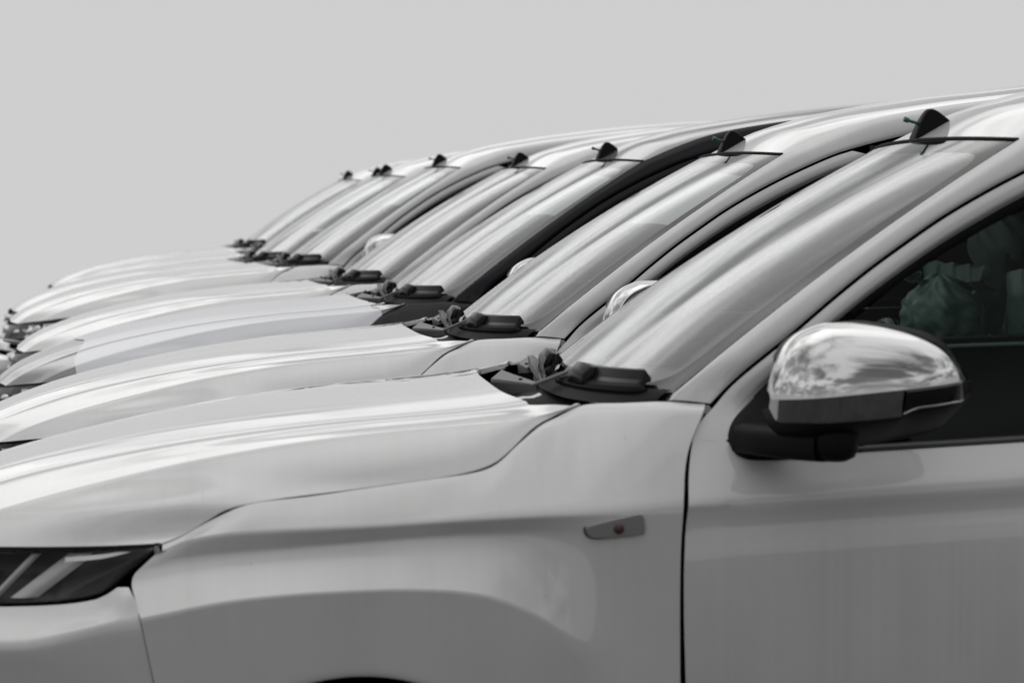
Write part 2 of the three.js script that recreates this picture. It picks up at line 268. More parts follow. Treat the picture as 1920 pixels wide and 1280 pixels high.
function buildCar() {
  const car = new THREE.Group();
  const both = (name, g, m, sub) => { const a = part(name, g, m, car), b = part(name, mirrorZ(g), m, car); if (sub) { sub(a, 1); sub(b, -1); } return [a, b]; };
  const subPart = (parent, s, name, g, m) => part(name, s > 0 ? g : mirrorZ(g), m, parent);

  // bonnet
  const bonnetGeo = loft([...Array(61).keys()].map((i) => bonnetRib(0.002 + 0.997 * (i / 60))), { rim: 0.014 });
  part('bonnet', bonnetGeo, M.paint, car);
  car.userData.bonnetGeo = bonnetGeo;

  // fender: from the headlight to the door gap
  const topF = curve3([[-1.046, 0.8535, 0.8035], [-1.0125, 0.8655, 0.7935], [-0.9545, 0.8978, 0.7865], [-0.884, 0.9268, 0.7850], [-0.74, 0.9435, 0.7800], [-0.619, 0.9580, 0.7750], [-0.43, 0.9810, 0.7610], [-0.373, 0.9960, 0.7490], [-0.315, 1.0375, 0.7120], [-0.262, 1.0725, 0.6755], [-0.218, 1.0885, 0.6505], [-0.165, 1.106, 0.6325], [-0.08, 1.112, 0.662], [0, 1.1165, 0.696], [0.078, 1.1145, 0.719]]);
  const l2y = pchip([[-1.06, 0.836], [-1.0, 0.864], [-0.89, 0.879], [-0.624, 0.8875], [-0.343, 0.902], [0.01, 0.9155]]), l2z = pchip([[-1.045, 0.81], [-1.0, 0.818], [-0.89, 0.834], [-0.624, 0.846], [-0.343, 0.846], [0.01, 0.8425]]);
  const l3y = pchip([[-1.112, 0.790], [-1.0, 0.816], [-0.891, 0.828], [-0.624, 0.849], [-0.45, 0.856], [-0.342, 0.856], [-0.2, 0.84], [-0.1, 0.82], [0.005, 0.80]]), l3z = pchip([[-1.112, 0.815], [-1.0, 0.818], [-0.891, 0.824], [-0.624, 0.8265], [-0.342, 0.827], [-0.15, 0.839], [0.005, 0.8455]]);
  const l4y = pchip([[-1.09, 0.7215], [-0.892, 0.7565], [-0.74, 0.767], [-0.586, 0.770], [-0.50, 0.766], [-0.415, 0.754], [-0.308, 0.712], [-0.222, 0.648], [-0.146, 0.570], [0.002, 0.42]]), l4z = pchip([[-1.09, 0.896], [-0.892, 0.907], [-0.586, 0.908], [-0.415, 0.904], [-0.308, 0.889], [-0.222, 0.870], [-0.146, 0.857], [0.002, 0.848]]);
  const arch = (x) => { const d = Math.min(0.405, Math.abs(x + 0.66)); return 0.19 + Math.sqrt(Math.max(0.0001, 0.405 * 0.405 - d * d)); };
  const ribF = (u, inset) => {
    const T = topF(u); { const w = sm(-0.50, -0.40, T.x) * (1 - sm(-0.24, -0.19, T.x)) + 0.7 * sm(-1.0, -0.95, T.x) * (1 - sm(-0.93, -0.86, T.x)); T.y -= 0.0026 * w; T.x += 0.0022 * w * sm(-0.45, -0.38, T.x); }
    const F1s = sm(-0.30, -0.17, T.x), F1 = V(T.x - 0.008 * Math.pow(u, 6), T.y - 0.010 - 0.002 * F1s, T.z + 0.012 + 0.016 * F1s);
    const x2 = lerp(-1.060, 0.0085, u), x3 = lerp(-1.112, -0.0005, u), x4 = lerp(-1.088, 0.0015, u), x5 = lerp(-1.02, 0.012, u), x6 = lerp(-1.0, 0.03, u);
    const y5 = Math.min(arch(x5), l4y(x4) - 0.03), y6 = Math.max(0.14, Math.min(y5 - 0.02, arch(x6) - 0.02));
    const L2 = V(x2, l2y(x2), l2z(x2)), L3 = V(x3, Math.min(l3y(x3), l2y(x2) - 0.02), l3z(x3)), L4 = V(x4, l4y(x4), l4z(x4)), L5 = V(x5, y5, lerp(l4z(x5), 0.85, sm(-0.3, 0, x5)) - 0.004);
    const F15 = F1.clone().lerp(L2, 0.45).add(V(-0.021 * Math.pow(u, 6), 0, 0.002));
    const inner = V(x5, y5 - 0.004, L5.z - 0.05);
    const nearDoor = sm(-0.35, 0.0, x3);
    const arr = profile([T, F1, F15, L2, L3, L4, L5, inner], [0, 0.35, 0.5, 0.16 + 0.05 * (1 - u), lerp(0.32, 0.5, nearDoor), lerp(0.035, 0.45, sm(-0.28, 0.0, x4)), 0.12, 0], 6, 7);
    return arr;
  };
  const us = [...Array(91).keys()].map((i) => i / 90);
  both('fender', loft(us.map((u) => ribF(u)), { rim: 0.014, edges: 'uUv' }), M.paint, (f, s) => {
    // side indicator lamp
    const c = V(-0.131, 0.8735, 0), z = 0.842, sh = new THREE.Shape();
    const pts = [[-0.060, 0.0], [-0.055, 0.010], [0.0, 0.0175], [0.046, 0.0225], [0.056, 0.020], [0.059, 0.010], [0.058, -0.012], [0.050, -0.0175], [0.0, -0.0175], [-0.045, -0.0145], [-0.057, -0.008]];
    const mk = (k, dz, bev, m, name, px = 1) => { const q = pts.map(([x, y]) => new THREE.Vector2(x * k, y * k)); const g = new THREE.ExtrudeGeometry(new THREE.Shape(new THREE.SplineCurve([...q, q[0]]).getPoints(44)), { depth: dz, bevelEnabled: true, bevelThickness: bev, bevelSize: bev, bevelSegments: 3, curveSegments: 8 }); return g; };
    const place = (g, dz) => { g.rotateZ(0.09); return g.translate(c.x, c.y, z + dz); };
    const lamp = subPart(f, s, 'indicator_lamp', place(mk(0.97, 0.003, 0.002), -0.0015), M.lampLight);
    subPart(lamp, s, 'bulb', new THREE.SphereGeometry(0.010, 20, 14).scale(1.1, 1.05, 0.5).translate(c.x + 0.006, c.y - 0.001, z + 0.005), M.amber);
    subPart(lamp, s, 'lens', place(mk(0.98, 0.006, 0.004), 0.0015), M.clearLens);
    subPart(lamp, s, 'lamp_base', place(mk(1.07, 0.001, 0.002), -0.0042), M.lampGrey);
  });

  // front door: skin below the belt, frame round the window
  const seam = pchip([[0.16, 0.10], [0.30, 0.035], [0.42, 0.016], [0.552, 0.0135], [0.64, 0.0095], [0.75, 0.0085], [0.827, 0.0115], [0.914, 0.0195], [0.96, 0.0245], [1.017, 0.0355], [1.056, 0.0485], [1.075, 0.058]]);
  const doorTop = (x) => lerp(1.040, Math.min(1.042, beltY(x)), sm(0.10, 0.13, x));
  const topD = curve3([[0.0425, 1.040, 0], [0.08, 1.040, 0], [0.116, 1.040, 0], [0.122, 1.022, 0], [0.140, 1.0085, 0], [0.173, 1.003, 0], [0.263, 1.006, 0], [0.344, 1.0135, 0], [0.493, 1.0205, 0], [0.748, 1.034, 0], [1.1, 1.0495, 0]]);
  const ysD = [0, 0.006, 0.02, 0.04, 0.06, 0.08, 0.1, 0.12, 0.135, 0.145, 0.152, 0.158, 0.164, 0.17, 0.18, 0.195, 0.215, 0.24, 0.27, 0.3, 0.35, 0.42, 0.5, 0.6, 0.75, 1];
  const skin = loft([...Array(81).keys()].map((i) => { const t = topD(i / 80); return ysD.map((r) => { const y = lerp(t.y, 0.16, r), k = (t.x - 0.0425) / (1.1 - 0.0425), wid = sm(0.0, 0.35, k); let x = seam(y) + (1.1 - seam(y)) * k; x = lerp(x, t.x, 1 - sm(0, 0.25, r) * 1); if (i === 0) x = seam(y); return S(x, y); }); }), { rim: 0.012, edges: 'uUv' });
  const G2 = curve3([[0.0418, 1.040], [0.052, 1.060], [0.066, 1.080], [0.095, 1.106], ...GAP.slice(1, 12).map(([x, y], i) => [x + 0.0046, y - 0.0062])].map(([x, y]) => [x, y, 0]));
  const H2 = curve3(FRAME.map(([x, y]) => [x, y, 0]).concat([]));
  const hx = (s) => H2(s), frameRibs = [...Array(101).keys()].map((i) => {
    const s = i / 100, a = G2(s), b = H2(s), n = 10;
    return [...Array(n + 1).keys()].map((j) => { const t = j / n, x = lerp(a.x, b.x, t), y = lerp(a.y, b.y, t), up = sm(0.02, 0.2, s); return S(x, y, up * (0.007 * Math.sin(Math.PI * Math.pow(t, 0.8)) - 0.014 * sm(0.72, 1.0, t))); });
  });
  const frame = loft(frameRibs, { rim: 0.014, edges: 'Vv' });
  both('front_door', merge([skin, frame]), M.doorPaint, (d, s) => {
    const seal = loft([...Array(61).keys()].map((i) => { const k = i / 60, a = H2(lerp(0.33, 1, k)), w = 0.012 + 0.008 * k, nrm = V(0.55, -0.83, 0); return [0, 0.3, 0.7, 1].map((t) => { const x = a.x + nrm.x * w * 1.3 * t, y = a.y + nrm.y * w * 1.3 * t; return S(x, y, -0.013 - 0.006 * t + 0.003 * Math.sin(t * Math.PI)); }); }), { rim: 0.01, edges: 'vV' });
    subPart(d, s, 'window_seal', seal, M.rubber);
    const belt = loft([...Array(41).keys()].map((i) => { const x = lerp(0.30, 1.1, i / 40), y = beltY(x) - 0.001; return [[0.006, -0.012], [0.007, 0.002], [0.004, 0.008], [-0.008, 0.010]].map(([dz, dy]) => S(x, y, dz - 0.004).add(V(0, dy, 0))); }), { rim: 0 });
    subPart(d, s, 'belt_moulding', belt, M.plastic);
    const glassTop = (x) => pchip([[0.30, 1.20], [0.393, 1.269], [0.511, 1.354], [0.599, 1.413], [0.693, 1.468], [0.792, 1.519], [0.95, 1.585], [1.1, 1.63]])(x) + 0.004;
    subPart(d, s, 'window_glass', grid(40, 14, (u, v) => { const x = lerp(0.30, 1.1, u), y0 = beltY(x) - 0.01, y = lerp(y0, glassTop(x), v); return V(x, y, 0.762 - 0.30 * (y - 1.04) - 0.012 * Math.sin(Math.PI * v) * 0 - 0.008); }), M.sideGlass);
    // sail panel that carries the mirror
    const sail = [[0.118, 1.036], [0.119, 1.057], [0.132, 1.078], [0.165, 1.109], [0.213, 1.154], [0.285, 1.215], [0.372, 1.283]], low = [[0.118, 1.036], [0.125, 1.019], [0.140, 1.0085], [0.173, 1.003], [0.263, 1.006], [0.344, 1.014], [0.40, 1.018]];
    const su = curve3(sail.map(([x, y]) => [x, y, 0])), sl = curve3(low.map(([x, y]) => [x, y, 0]));
    subPart(d, s, 'sail_panel', grid(30, 12, (u, v) => { const a = su(u), b = sl(u), x = lerp(b.x, a.x, v), y = lerp(b.y, a.y, v), e = Math.min(1, Math.min(v, 1 - v) * 6, u * 5); return S(x, y, 0.003 + 0.004 * Math.sqrt(Math.max(0, e))); }, { rim: 0.012 }), M.matt);
    subPart(d, s, 'door_trim', merge([grid(20, 2, (u, v) => { const x = lerp(0.20, 1.15, u); return V(x, lerp(0.9, 1.228 + 0.02 * u, v), 0.655 - 0.02 * v); }), grid(20, 2, (u, v) => { const x = lerp(0.20, 1.15, u); return V(x, 1.228 + 0.02 * u, lerp(0.635, 0.56, v)); })]), M.trim);
    subPart(d, s, 'trim_strip', tube([[0.40, 1.214, 0.641], [0.70, 1.223, 0.641], [1.1, 1.230, 0.641]], 0.0045), M.strip);
  });

  // pillar and roof side in one piece, from its foot beside the bonnet to the back of the roof
  const U = (s) => (s < 0.36 ? glassAt(1, 0.0 + (s / 0.36)) : ditch((s - 0.36) / 0.64));
  const gs = (s) => gap(s < 0.36 ? (s / 0.36) * 0.322 : 0.322 + ((s - 0.36) / 0.64) * 0.678);
  const pil = loft([...Array(121).keys()].map((i) => {
    const s = i / 120, a = U(s), b = gs(s); if (i === 0) { a.x += 0.006; a.y -= 0.001; }
    const e = 0.3 + 0.7 * sm(0, 0.05, s), out = V(0, 0.35, 0.94), A2 = a.clone().lerp(b, 0.10).addScaledVector(V(-0.35, 0.6, 0.72), 0.012 * e), Mi = a.clone().lerp(b, 0.45).addScaledVector(V(-0.1, 0.45, 0.88), 0.020 * e), B2 = a.clone().lerp(b, 0.88).addScaledVector(out, 0.009 * e);
    return profile([a, A2, Mi, B2, b], [0, 0.45, 0.5, 0.45, 0], 3, 6);
  }), { rim: 0.014, edges: 'uvV' });
  both('roof_pillar', pil, M.paint);

  // windscreen, its black border, its edge moulding
  part('windscreen', merge([grid(48, 48, (u, v) => glassAt(u * 2 - 1, v), {}), grid(48, 48, (u, v) => glassAt(u * 2 - 1, v, -0.006), {})]), M.glass, car);
  const ring = [];
  for (let i = 0; i <= 240; i++) {
    const th = (i / 240) * Math.PI * 2, c = Math.cos(th), s = Math.sin(th), sup = (n) => Math.pow(Math.pow(Math.abs(c), n) + Math.pow(Math.abs(s), n), -1 / n);
    const o = sup(400), k = sup(14);
    const O = [c * o, s * o], I = [c * k * 0.925, s * k * 0.90 + (s > 0 ? -0.005 : 0.0)];
    ring.push([0, 0.33, 0.66, 1].map((t) => { const v = lerp(O[0], I[0], t), u = lerp(O[1], I[1], t) * 0.5 + 0.5; return glassAt(v * 0.999, u, -0.004); }));
  }
  part('windscreen_border', loft(ring), M.frit, car);
  part('windscreen_moulding', merge([tube([...Array(25).keys()].map((i) => glassAt(-1 + i / 12, 1.0, 0.001)), 0.0042, 60, 8), ...[-1, 1].map((q) => tube([...Array(25).keys()].map((i) => glassAt(0.997 * q, 0.03 + 0.97 * i / 24, -0.001)), 0.0022, 60, 6))]), M.rubber, car);

  // roof panel
  const crown = (x) => 0.010 + 0.022 * sm(0.76, 0.95, x) + 0.006 * sm(1, 2, x);
  const ro = [...Array(81).keys()].map((i) => { const s = Math.pow(i / 80, 1.4), e = ditch(s); return [...Array(33).keys()].map((j) => { const w = j / 16 - 1, f = e.x - 0.803, z = w * (e.z - 0.004), x = e.x + 0.004 - 0.046 * (1 - w * w) * (1 - sm(0, 0.4, f)); const y = e.y + 0.003 + crown(e.x) * (1 - Math.pow(Math.abs(w), 2.2)) - 0.004 * Math.pow(Math.abs(w), 20); return V(x, y, z); }); });
  part('roof', loft(ro, { rim: 0.012 }), M.paint, car);

  // antenna foot without its mast, a green transit pin in the socket
  {
    const fin = new THREE.Shape(new THREE.SplineCurve([[-0.046, 0], [-0.037, 0.011], [-0.012, 0.036], [0.008, 0.051], [0.019, 0.053], [0.031, 0.044], [0.048, 0.016], [0.053, 0]].map((p) => new THREE.Vector2(...p))).getPoints(40));
    const g = new THREE.ExtrudeGeometry(fin, { depth: 0.014, bevelEnabled: true, bevelThickness: 0.014, bevelSize: 0.004, bevelSegments: 4 }).translate(0, 0, -0.007);
    const p = g.attributes.position; for (let i = 0; i < p.count; i++) { const y = p.getY(i); p.setZ(i, p.getZ(i) * (1.45 - 12 * Math.max(0, y))); } g.computeVertexNormals();
    const a = part('antenna_base', g.rotateZ(0.36).translate(0.800, 1.6935, -0.085), M.fin, car);
    const pin = part('transit_pin', merge([new THREE.CylinderGeometry(0.004, 0.004, 0.034, 10), new THREE.CylinderGeometry(0.0065, 0.0065, 0.012, 12).translate(0, 0.020, 0)]).rotateZ(1.28).translate(0.760, 1.7215, -0.085), M.pin, a);
  }

  // cowl under the windscreen
  const hoodEdge = (z) => { const a = Math.abs(z); return -0.312 + 0.19 * a * a + 0.55 * Math.pow(Math.max(0, a - 0.47), 1.5); };
  const cowl = grid(44, 8, (u, v) => { const z = lerp(-0.615, 0.615, u), x0 = hoodEdge(z) - 0.05, x1 = -0.165 + 0.352 * z * z + 0.02; return V(lerp(x0, x1, v), 1.030 + 0.055 * v + 0.012 * sm(0.55, 0.7, Math.abs(z)) - 0.030 * Math.sin(v * Math.PI), z); });
  part('cowl_panel', cowl, M.cowl, car);
  part('cowl_seal', grid(60, 6, (u, v) => glassAt(lerp(-0.985, 0.985, u), lerp(-0.022, 0.030, v), 0.004 + 0.004 * Math.sin(v * Math.PI))), M.cowl, car);
  part('cowl_grille', merge([...Array(19).keys()].map((i) => { const z = -0.55 + i * 0.06; return box(0.06, 0.006, 0.02, hoodEdge(z) + 0.06, 1.030, z, 0.002); })), M.cowl, car);

  // wipers
  const W = (z, u, off) => glassAt(z / (0.695 - 0.125 * u), u, off);
  const wiper = (dz, span, clip, spoil, hs = 1) => {
    const slide = (p) => { const z = p[2] + dz, b = 0.352 * (z * z - p[2] * p[2]); return V(p[0] + b * 0.8, p[1] + 0.041 * (z * z - p[2] * p[2]), z); };
    const A = slide([-0.235, 1.113, -0.27]), Bp = slide([-0.275, 1.094, -0.185]), Hh = slide([-0.194, 1.1035, 0.062]);
    const end = (c, dir, w, t, n = 12) => 0;
    // arm head: a flat plate that narrows to the hinge, then the bar up to the blade
    A.lerp(Hh, 1 - hs); Bp.lerp(Hh, 1 - hs);
    const d = Hh.clone().sub(A.clone().lerp(Bp, 0.5)), mid0 = A.clone().lerp(Bp, 0.5), side0 = A.clone().sub(Bp).multiplyScalar(0.5), side1 = side0.clone().normalize().multiplyScalar(0.011);
    const rib = (t) => { const c = mid0.clone().addScaledVector(d, t), w = side0.clone().lerp(side1, Math.pow(t, 0.75)), dn = V(0.15, -1, 0.0).multiplyScalar(lerp(0.040 * hs, 0.014 * hs, t)); const a = c.clone().add(w), b = c.clone().sub(w); const up = V(-0.3, 1, 0).multiplyScalar(0.003); return [a.clone().add(dn), a.clone().addScaledVector(dn, 0.08), a.clone().lerp(b, 0.06).add(up), a.clone().lerp(b, 0.94).add(up), b.clone().addScaledVector(dn, 0.08), b.clone().add(dn)]; };
    const head = loft([...Array(13).keys()].map((i) => rib(i / 12)), { rim: 0.01, edges: 'uU' }).toNonIndexed(); head.computeVertexNormals();
    const arm = part('wiper_arm', head, M.armGrey, car);
    part('hinge_slot', box(0.006, 0.004, 0.012, mid0.x + d.x * 0.62, mid0.y + d.y * 0.62 + 0.0045, mid0.z + d.z * 0.62, 0.001, [0, 0.3, 0]), M.liner, arm);
    const K = W(clip - 0.043, 0.05, 0.030), K2 = W(clip + 0.010, 0.05, 0.032);
    const H0 = V(Hh.x, Hh.y + 0.002, Hh.z), bar = (s) => (s < 0.75 ? H0.clone().lerp(K, s / 0.75) : K.clone().lerp(K2, (s - 0.75) / 0.25));
    part('arm_bar', crisp(loft([...Array(33).keys()].map((i) => { const s = i / 32, p = bar(s), w = 0.0095, t = 0.0045; return [...Array(9).keys()].map((j) => { const a = (j / 8) * Math.PI * 2, c = Math.cos(a), q = Math.sin(a), k = Math.pow(Math.pow(Math.abs(c), 4) + Math.pow(Math.abs(q), 4), -0.25); return p.clone().add(V(w * c * k * 0.9, t * q * k + w * c * k * 0.35, -0.2 * w * c * k)); }); }))), M.armGrey, arm);
    // blade: rubber lip, carrier and spoiler with the clip in the middle
    const z0 = span[0], z1 = span[1];
    const sect = (u0, pts, zs) => crisp(loft(capped([...Array(41).keys()].map((i) => { const t = i / 40, z = lerp(zs[0], zs[1], t), e = Math.min(1, Math.sqrt(Math.min(t, 1 - t) * 26) * 0.6 + 0.4); return pts.map(([a, b]) => W(z, u0 + (a / 1.08) * e, b * e + (1 - e) * 0.006)); })), {}));
    const blade = part('wiper_blade', sect(0.018, [[-0.016, 0.001], [-0.014, 0.016], [-0.006, 0.022], [0.008, 0.020], [0.010, 0.004], [0.002, 0.001]], [z0, z1]), M.rubber, car);
    part('spoiler', sect(0.040, [[-0.026, 0.008], [-0.026, 0.014], [-0.004, 0.021], [0.013, 0.033], [0.018, 0.033], [0.019, 0.012]], [clip + 0.02, z1 - 0.02]), M.blade, blade);
    if (spoil) part('spoiler', sect(0.036, [[-0.022, 0.010], [-0.016, 0.018], [0.004, 0.024], [0.012, 0.022], [0.014, 0.008]], [z0 + 0.05, clip - 0.04]), M.blade, blade);
    const hz = clip, hump = loft(capped([...Array(17).keys()].map((i) => { const t = i / 16, z = lerp(hz - 0.058, hz + 0.070, t), h = Math.pow(Math.sin(Math.PI * lerp(0.07, 0.93, t)), 0.6); return [[-0.030, 0.006], [-0.030, 0.020 + 0.010 * h], [-0.018, 0.027 + 0.021 * h], [0.006, 0.029 + 0.023 * h], [0.020, 0.022 + 0.016 * h], [0.022, 0.006]].map(([a, b]) => W(z, 0.036 + a / 1.08, b)); })), {});
    part('blade_clip', hump, M.blade, blade);
    return arm;
  };
  wiper(0, [0.055, 0.625], 0.305, true);
  for (const g of [grid(6, 3, (u, v) => V(-0.262 + 0.06 * u, 1.083 + 0.010 * u + 0.002 * Math.sin(u * 7), 0.20 + 0.05 * v - 0.02 * u)), grid(6, 3, (u, v) => V(-0.145 + 0.035 * u, 1.088 + 0.004 * u, 0.505 + 0.035 * v + 0.02 * u))]) part('white_film_scrap', g, M.pale, car);
  const arm2 = wiper(-0.43, [-0.42, -0.08], -0.20, false, 0.6);
  // crumpled clear wrapping left on the passenger wiper
  const strip = (pts, w, ph) => loft([...Array(25).keys()].map((i) => { const t = i / 24, c = new THREE.CatmullRomCurve3(pts.map((p) => V(...p))).getPoint(t), k = w * (0.7 + 0.5 * Math.sin(t * 5 + ph)); return [...Array(9).keys()].map((j) => { const s = j / 8 - 0.5; return c.clone().add(V(s * k + 0.0025 * Math.sin(t * 9 + j * 0.8 + ph), 0.0025 * Math.sin(j * 2.1 + ph + t * 5), 0.005 * Math.sin(j * 1.7 + t * 6 + ph))); }); }));
  part('plastic_wrapping', merge([strip([[-0.187, 1.160, -0.10], [-0.180, 1.138, -0.09], [-0.170, 1.110, -0.08], [-0.160, 1.084, -0.06]], 0.022, 0.4), strip([[-0.160, 1.158, -0.10], [-0.157, 1.136, -0.10], [-0.154, 1.108, -0.085], [-0.148, 1.082, -0.07]], 0.019, 2.1)]), M.wrap, arm2);

  // door mirror, folded against the door
  both('door_mirror', (() => {
    // black lower housing, foot and rim
    return mirrorBody();
  })(), M.matt, (m, s) => {
    subPart(m, s, 'mirror_cap', mirrorRows('cap'), M.chrome);
    subPart(m, s, 'mirror_band', mirrorRows('band'), M.chrome);
    const t = subPart(m, s, 'turn_signal', mirrorRows('signal'), M.gloss);
    subPart(t, s, 'chrome_line', mirrorRows('line'), M.satin);
    subPart(m, s, 'mirror_glass', mirrorRows('glass'), M.mirrorGlass);
  });

  // headlights
  both('headlight', (() => grid(50, 10, (u, v) => lampPoint(u, v, -0.055 * Math.sin(Math.PI * Math.min(1, u * 1.1)) * (0.35 + 0.65 * Math.sin(Math.PI * v)) - 0.006)))(), M.lampDark, (h, s) => {
    const bar = (u0, u1, w, m, name, inn) => subPart(h, s, name, grid(14, 4, (a, b) => { const u = lerp(u0, u1, a) + w * (b - 0.5), v = lerp(0.06, 0.92, a); return lampPoint(u, v, inn - 0.010 * Math.sin(b * Math.PI) * -1); }), m);
    bar(0.285, 0.165, 0.062, M.guide, 'light_guide', -0.024); bar(0.355, 0.27, 0.022, M.guide, 'light_guide', -0.026);
    subPart(h, s, 'light_guide', grid(20, 3, (a, b) => lampPoint(lerp(0.06, 0.20, a), lerp(0.80, 0.90, b) - 0.05 * a, -0.014), {}), M.satin);
    for (const u of [0.47, 0.66]) { const c = lampPoint(u, 0.5, -0.03); subPart(h, s, 'projector', new THREE.SphereGeometry(0.034, 24, 16).translate(c.x, c.y, c.z), M.chrome); }
    subPart(h, s, 'reflector', grid(40, 10, (a, b) => lampPoint(lerp(0.385, 0.93, a), lerp(0.04, 0.88, b), -0.022 - 0.012 * Math.sin(a * 26) - 0.006 * Math.sin(b * 9)), {}), M.chrome);
    subPart(h, s, 'lens', grid(60, 12, (u, v) => lampPoint(u, v, 0.001 + 0.004 * Math.sin(Math.PI * v)), { rim: 0.01 }), M.lens);
    subPart(h, s, 'lamp_seal', merge([tube([...Array(30).keys()].map((i) => lampPoint(i / 29, 1.02, -0.006)), 0.0065, 80, 6), tube([...Array(30).keys()].map((i) => lampPoint(i / 29, -0.02, -0.004)), 0.004, 80, 6)]), M.rubber);
  });

  // bumper wraps round the front
  const bz = [[0, 0.0], [1, 1]];
  const bump = (sgn) => 0;
  const bumperRow = (k, th) => {
    const c = Math.pow(Math.max(0, Math.cos(th)), 0.82), s = Math.pow(Math.max(0, Math.sin(th)), 0.82), q = sm(0.1, 0.9, th / (Math.PI / 2));
    if (k < 2) { const f = th / (Math.PI / 2), p = plan(0.052 + 0.948 * f), q2 = plan(Math.min(1, 0.062 + 0.938 * f)).sub(plan(0.042 + 0.938 * f)), n = V(q2.z, 0, -q2.x).normalize(); if (n.z < 0 || n.x > 0.3) n.negate(); const yy = lampBot(Math.max(-1.6, p.x)) - 0.006 - 0.10 * sm(-1.58, -1.7, p.x); p.x += (k ? 0.014 : 0.004) * Math.pow(1 - f, 8); return V(p.x, k ? yy - 0.030 + 0.008 * Math.min(1, f * 4) : Math.min(0.775, yy), p.z).addScaledVector(n, k ? 0.066 : 0.036).setZ(f > 0.999 ? 0 : p.z + n.z * (k ? 0.066 : 0.036)); }
    const R = [[0, 0, 0, 0], [0, 0, 0, 0], [-1.085, 0.7155 - 0.04 * sm(0, 0.25, th) - 0.085 * q, 0.895, -1.85], [-1.02, 0.585 - 0.02 * q, 0.893, -1.87], [-0.99, 0.42, 0.885, -1.86], [-1.02, 0.25, 0.86, -1.77], [-1.1, 0.20, 0.80, -1.6]][k];
    return V(R[0] + (R[3] - R[0]) * s, R[1], R[2] * c);
  };
  const brib = (th, sg) => profile([0, 1, 2, 3, 4, 5, 6].map((k) => { const p = bumperRow(k, th); p.z *= sg; return p; }), [0, 0.4, 0.25, 0.4, 0.5, 0.5, 0], 4, 6);
  const ribsB = []; for (let i = 0; i <= 60; i++) ribsB.push(brib((i / 60) * Math.PI / 2, 1)); for (let i = 59; i >= 0; i--) ribsB.push(brib((i / 60) * Math.PI / 2, -1));
  part('bumper', loft(ribsB, { rim: 0.012, edges: 'uUv' }), M.paint, car);
  // grille between the headlights
  const gp = (z, y, off) => { const a = Math.abs(z); return V(-1.806 + 0.68 * a * a + 0.1 * a * a * a + off, y, z); };
  const gr = part('grille', grid(40, 6, (u, v) => gp(lerp(-0.52, 0.52, u), lerp(0.50, 0.80, v), 0.045)), M.liner, car);
  for (const [y, h] of [[0.752, 0.030], [0.690, 0.034], [0.632, 0.030]]) part('grille_bar', loft([...Array(41).keys()].map((i) => { const z = lerp(-0.47, 0.47, i / 40); return [[-0.5, 0.03], [-0.5, 0.008], [-0.3, -0.006], [0.3, -0.010], [0.5, 0.004], [0.5, 0.03]].map(([a, b]) => gp(z, y + a * h, b + 0.006)); }), { rim: 0.01, edges: 'uU' }), M.chrome, gr);
  both('grille_surround', loft([...Array(25).keys()].map((i) => { const t = i / 24, y = lerp(0.79, 0.52, t); return [[0.0, 0.02], [0.004, 0.0], [0.03, -0.008], [0.05, 0.01], [0.052, 0.03]].map(([dz, dx]) => gp(0.475 + dz - 0.06 * t, y, dx)); })), M.chrome);

  // dark structure seen through the shut lines
  const shrink = (g, sy, sz) => { const h = g.clone(); const p = h.attributes.position; for (let i = 0; i < p.count; i++) p.setXYZ(i, p.getX(i) * 0.995, p.getY(i) - sy, p.getZ(i) * sz); h.computeVertexNormals(); return h; };
  const zIn = (g, d) => { const h = g.clone(), p = h.attributes.position, n = h.attributes.normal; for (let i = 0; i < p.count; i++) p.setZ(i, p.getZ(i) - d); return h; };
  const seamLiner = [];
  seamLiner.push(loft(us.map((u) => { const T = topF(u), o = V(0, -0.017, -0.014); return [T.clone().add(V(-0.006, 0.012, -0.018)).add(o), T.clone().add(o), T.clone().add(V(0.006, -0.014, 0.010)).add(o)]; })));
  seamLiner.push(grid(24, 20, (a, b) => { const y = lerp(0.16, 1.06, a), x = seam(y) + lerp(-0.05, 0.04, b); return S(x, y, -0.016); }));
  seamLiner.push(loft([...Array(100).keys()].map((i) => { const g = gap(i / 99); return [V(-0.02, 0.025, -0.045), V(0, 0, -0.034), V(0.02, -0.03, -0.030)].map((o) => g.clone().add(o)); })));
  seamLiner.push(grid(20, 6, (a, b) => { const y = lerp(0.30, 0.735, a); return V(lerp(-1.13, -1.0, b) + 0.30 * (0.72 - y) * 0.5, y, 0.825); }));
  const well = new THREE.CylinderGeometry(0.40, 0.40, 0.5, 48, 1, true, Math.PI / 2 - 0.2, Math.PI + 0.4).rotateX(Math.PI / 2).translate(-0.66, 0.19, 0.62);
  const core = [box(0.95, 0.40, 1.10, -0.92, 0.60, 0, 0.05), box(3.9, 0.1, 1.5, 1.0, 0.22, 0, 0.03)];
  part('inner_structure', merge([...seamLiner, ...seamLiner.map(mirrorZ), well, mirrorZ(well), ...core]), M.liner, car);

  // wheels
  const wheel = (x, y, z, s) => {
    const tyre = new THREE.LatheGeometry([[0.20, -0.10], [0.27, -0.112], [0.30, -0.105], [0.318, -0.085], [0.322, -0.05], [0.322, 0.05], [0.318, 0.085], [0.30, 0.105], [0.27, 0.112], [0.20, 0.10]].map((p) => new THREE.Vector2(...p)), 48).rotateX(Math.PI / 2).translate(x, y, z);
    const w = part('wheel', tyre, M.rubber, car);
    const spokes = [...Array(6).keys()].map((k) => box(0.045, 0.19, 0.03, 0, 0.10, 0, 0.01).rotateZ(k * Math.PI / 3).translate(x, y, z + s * 0.085));
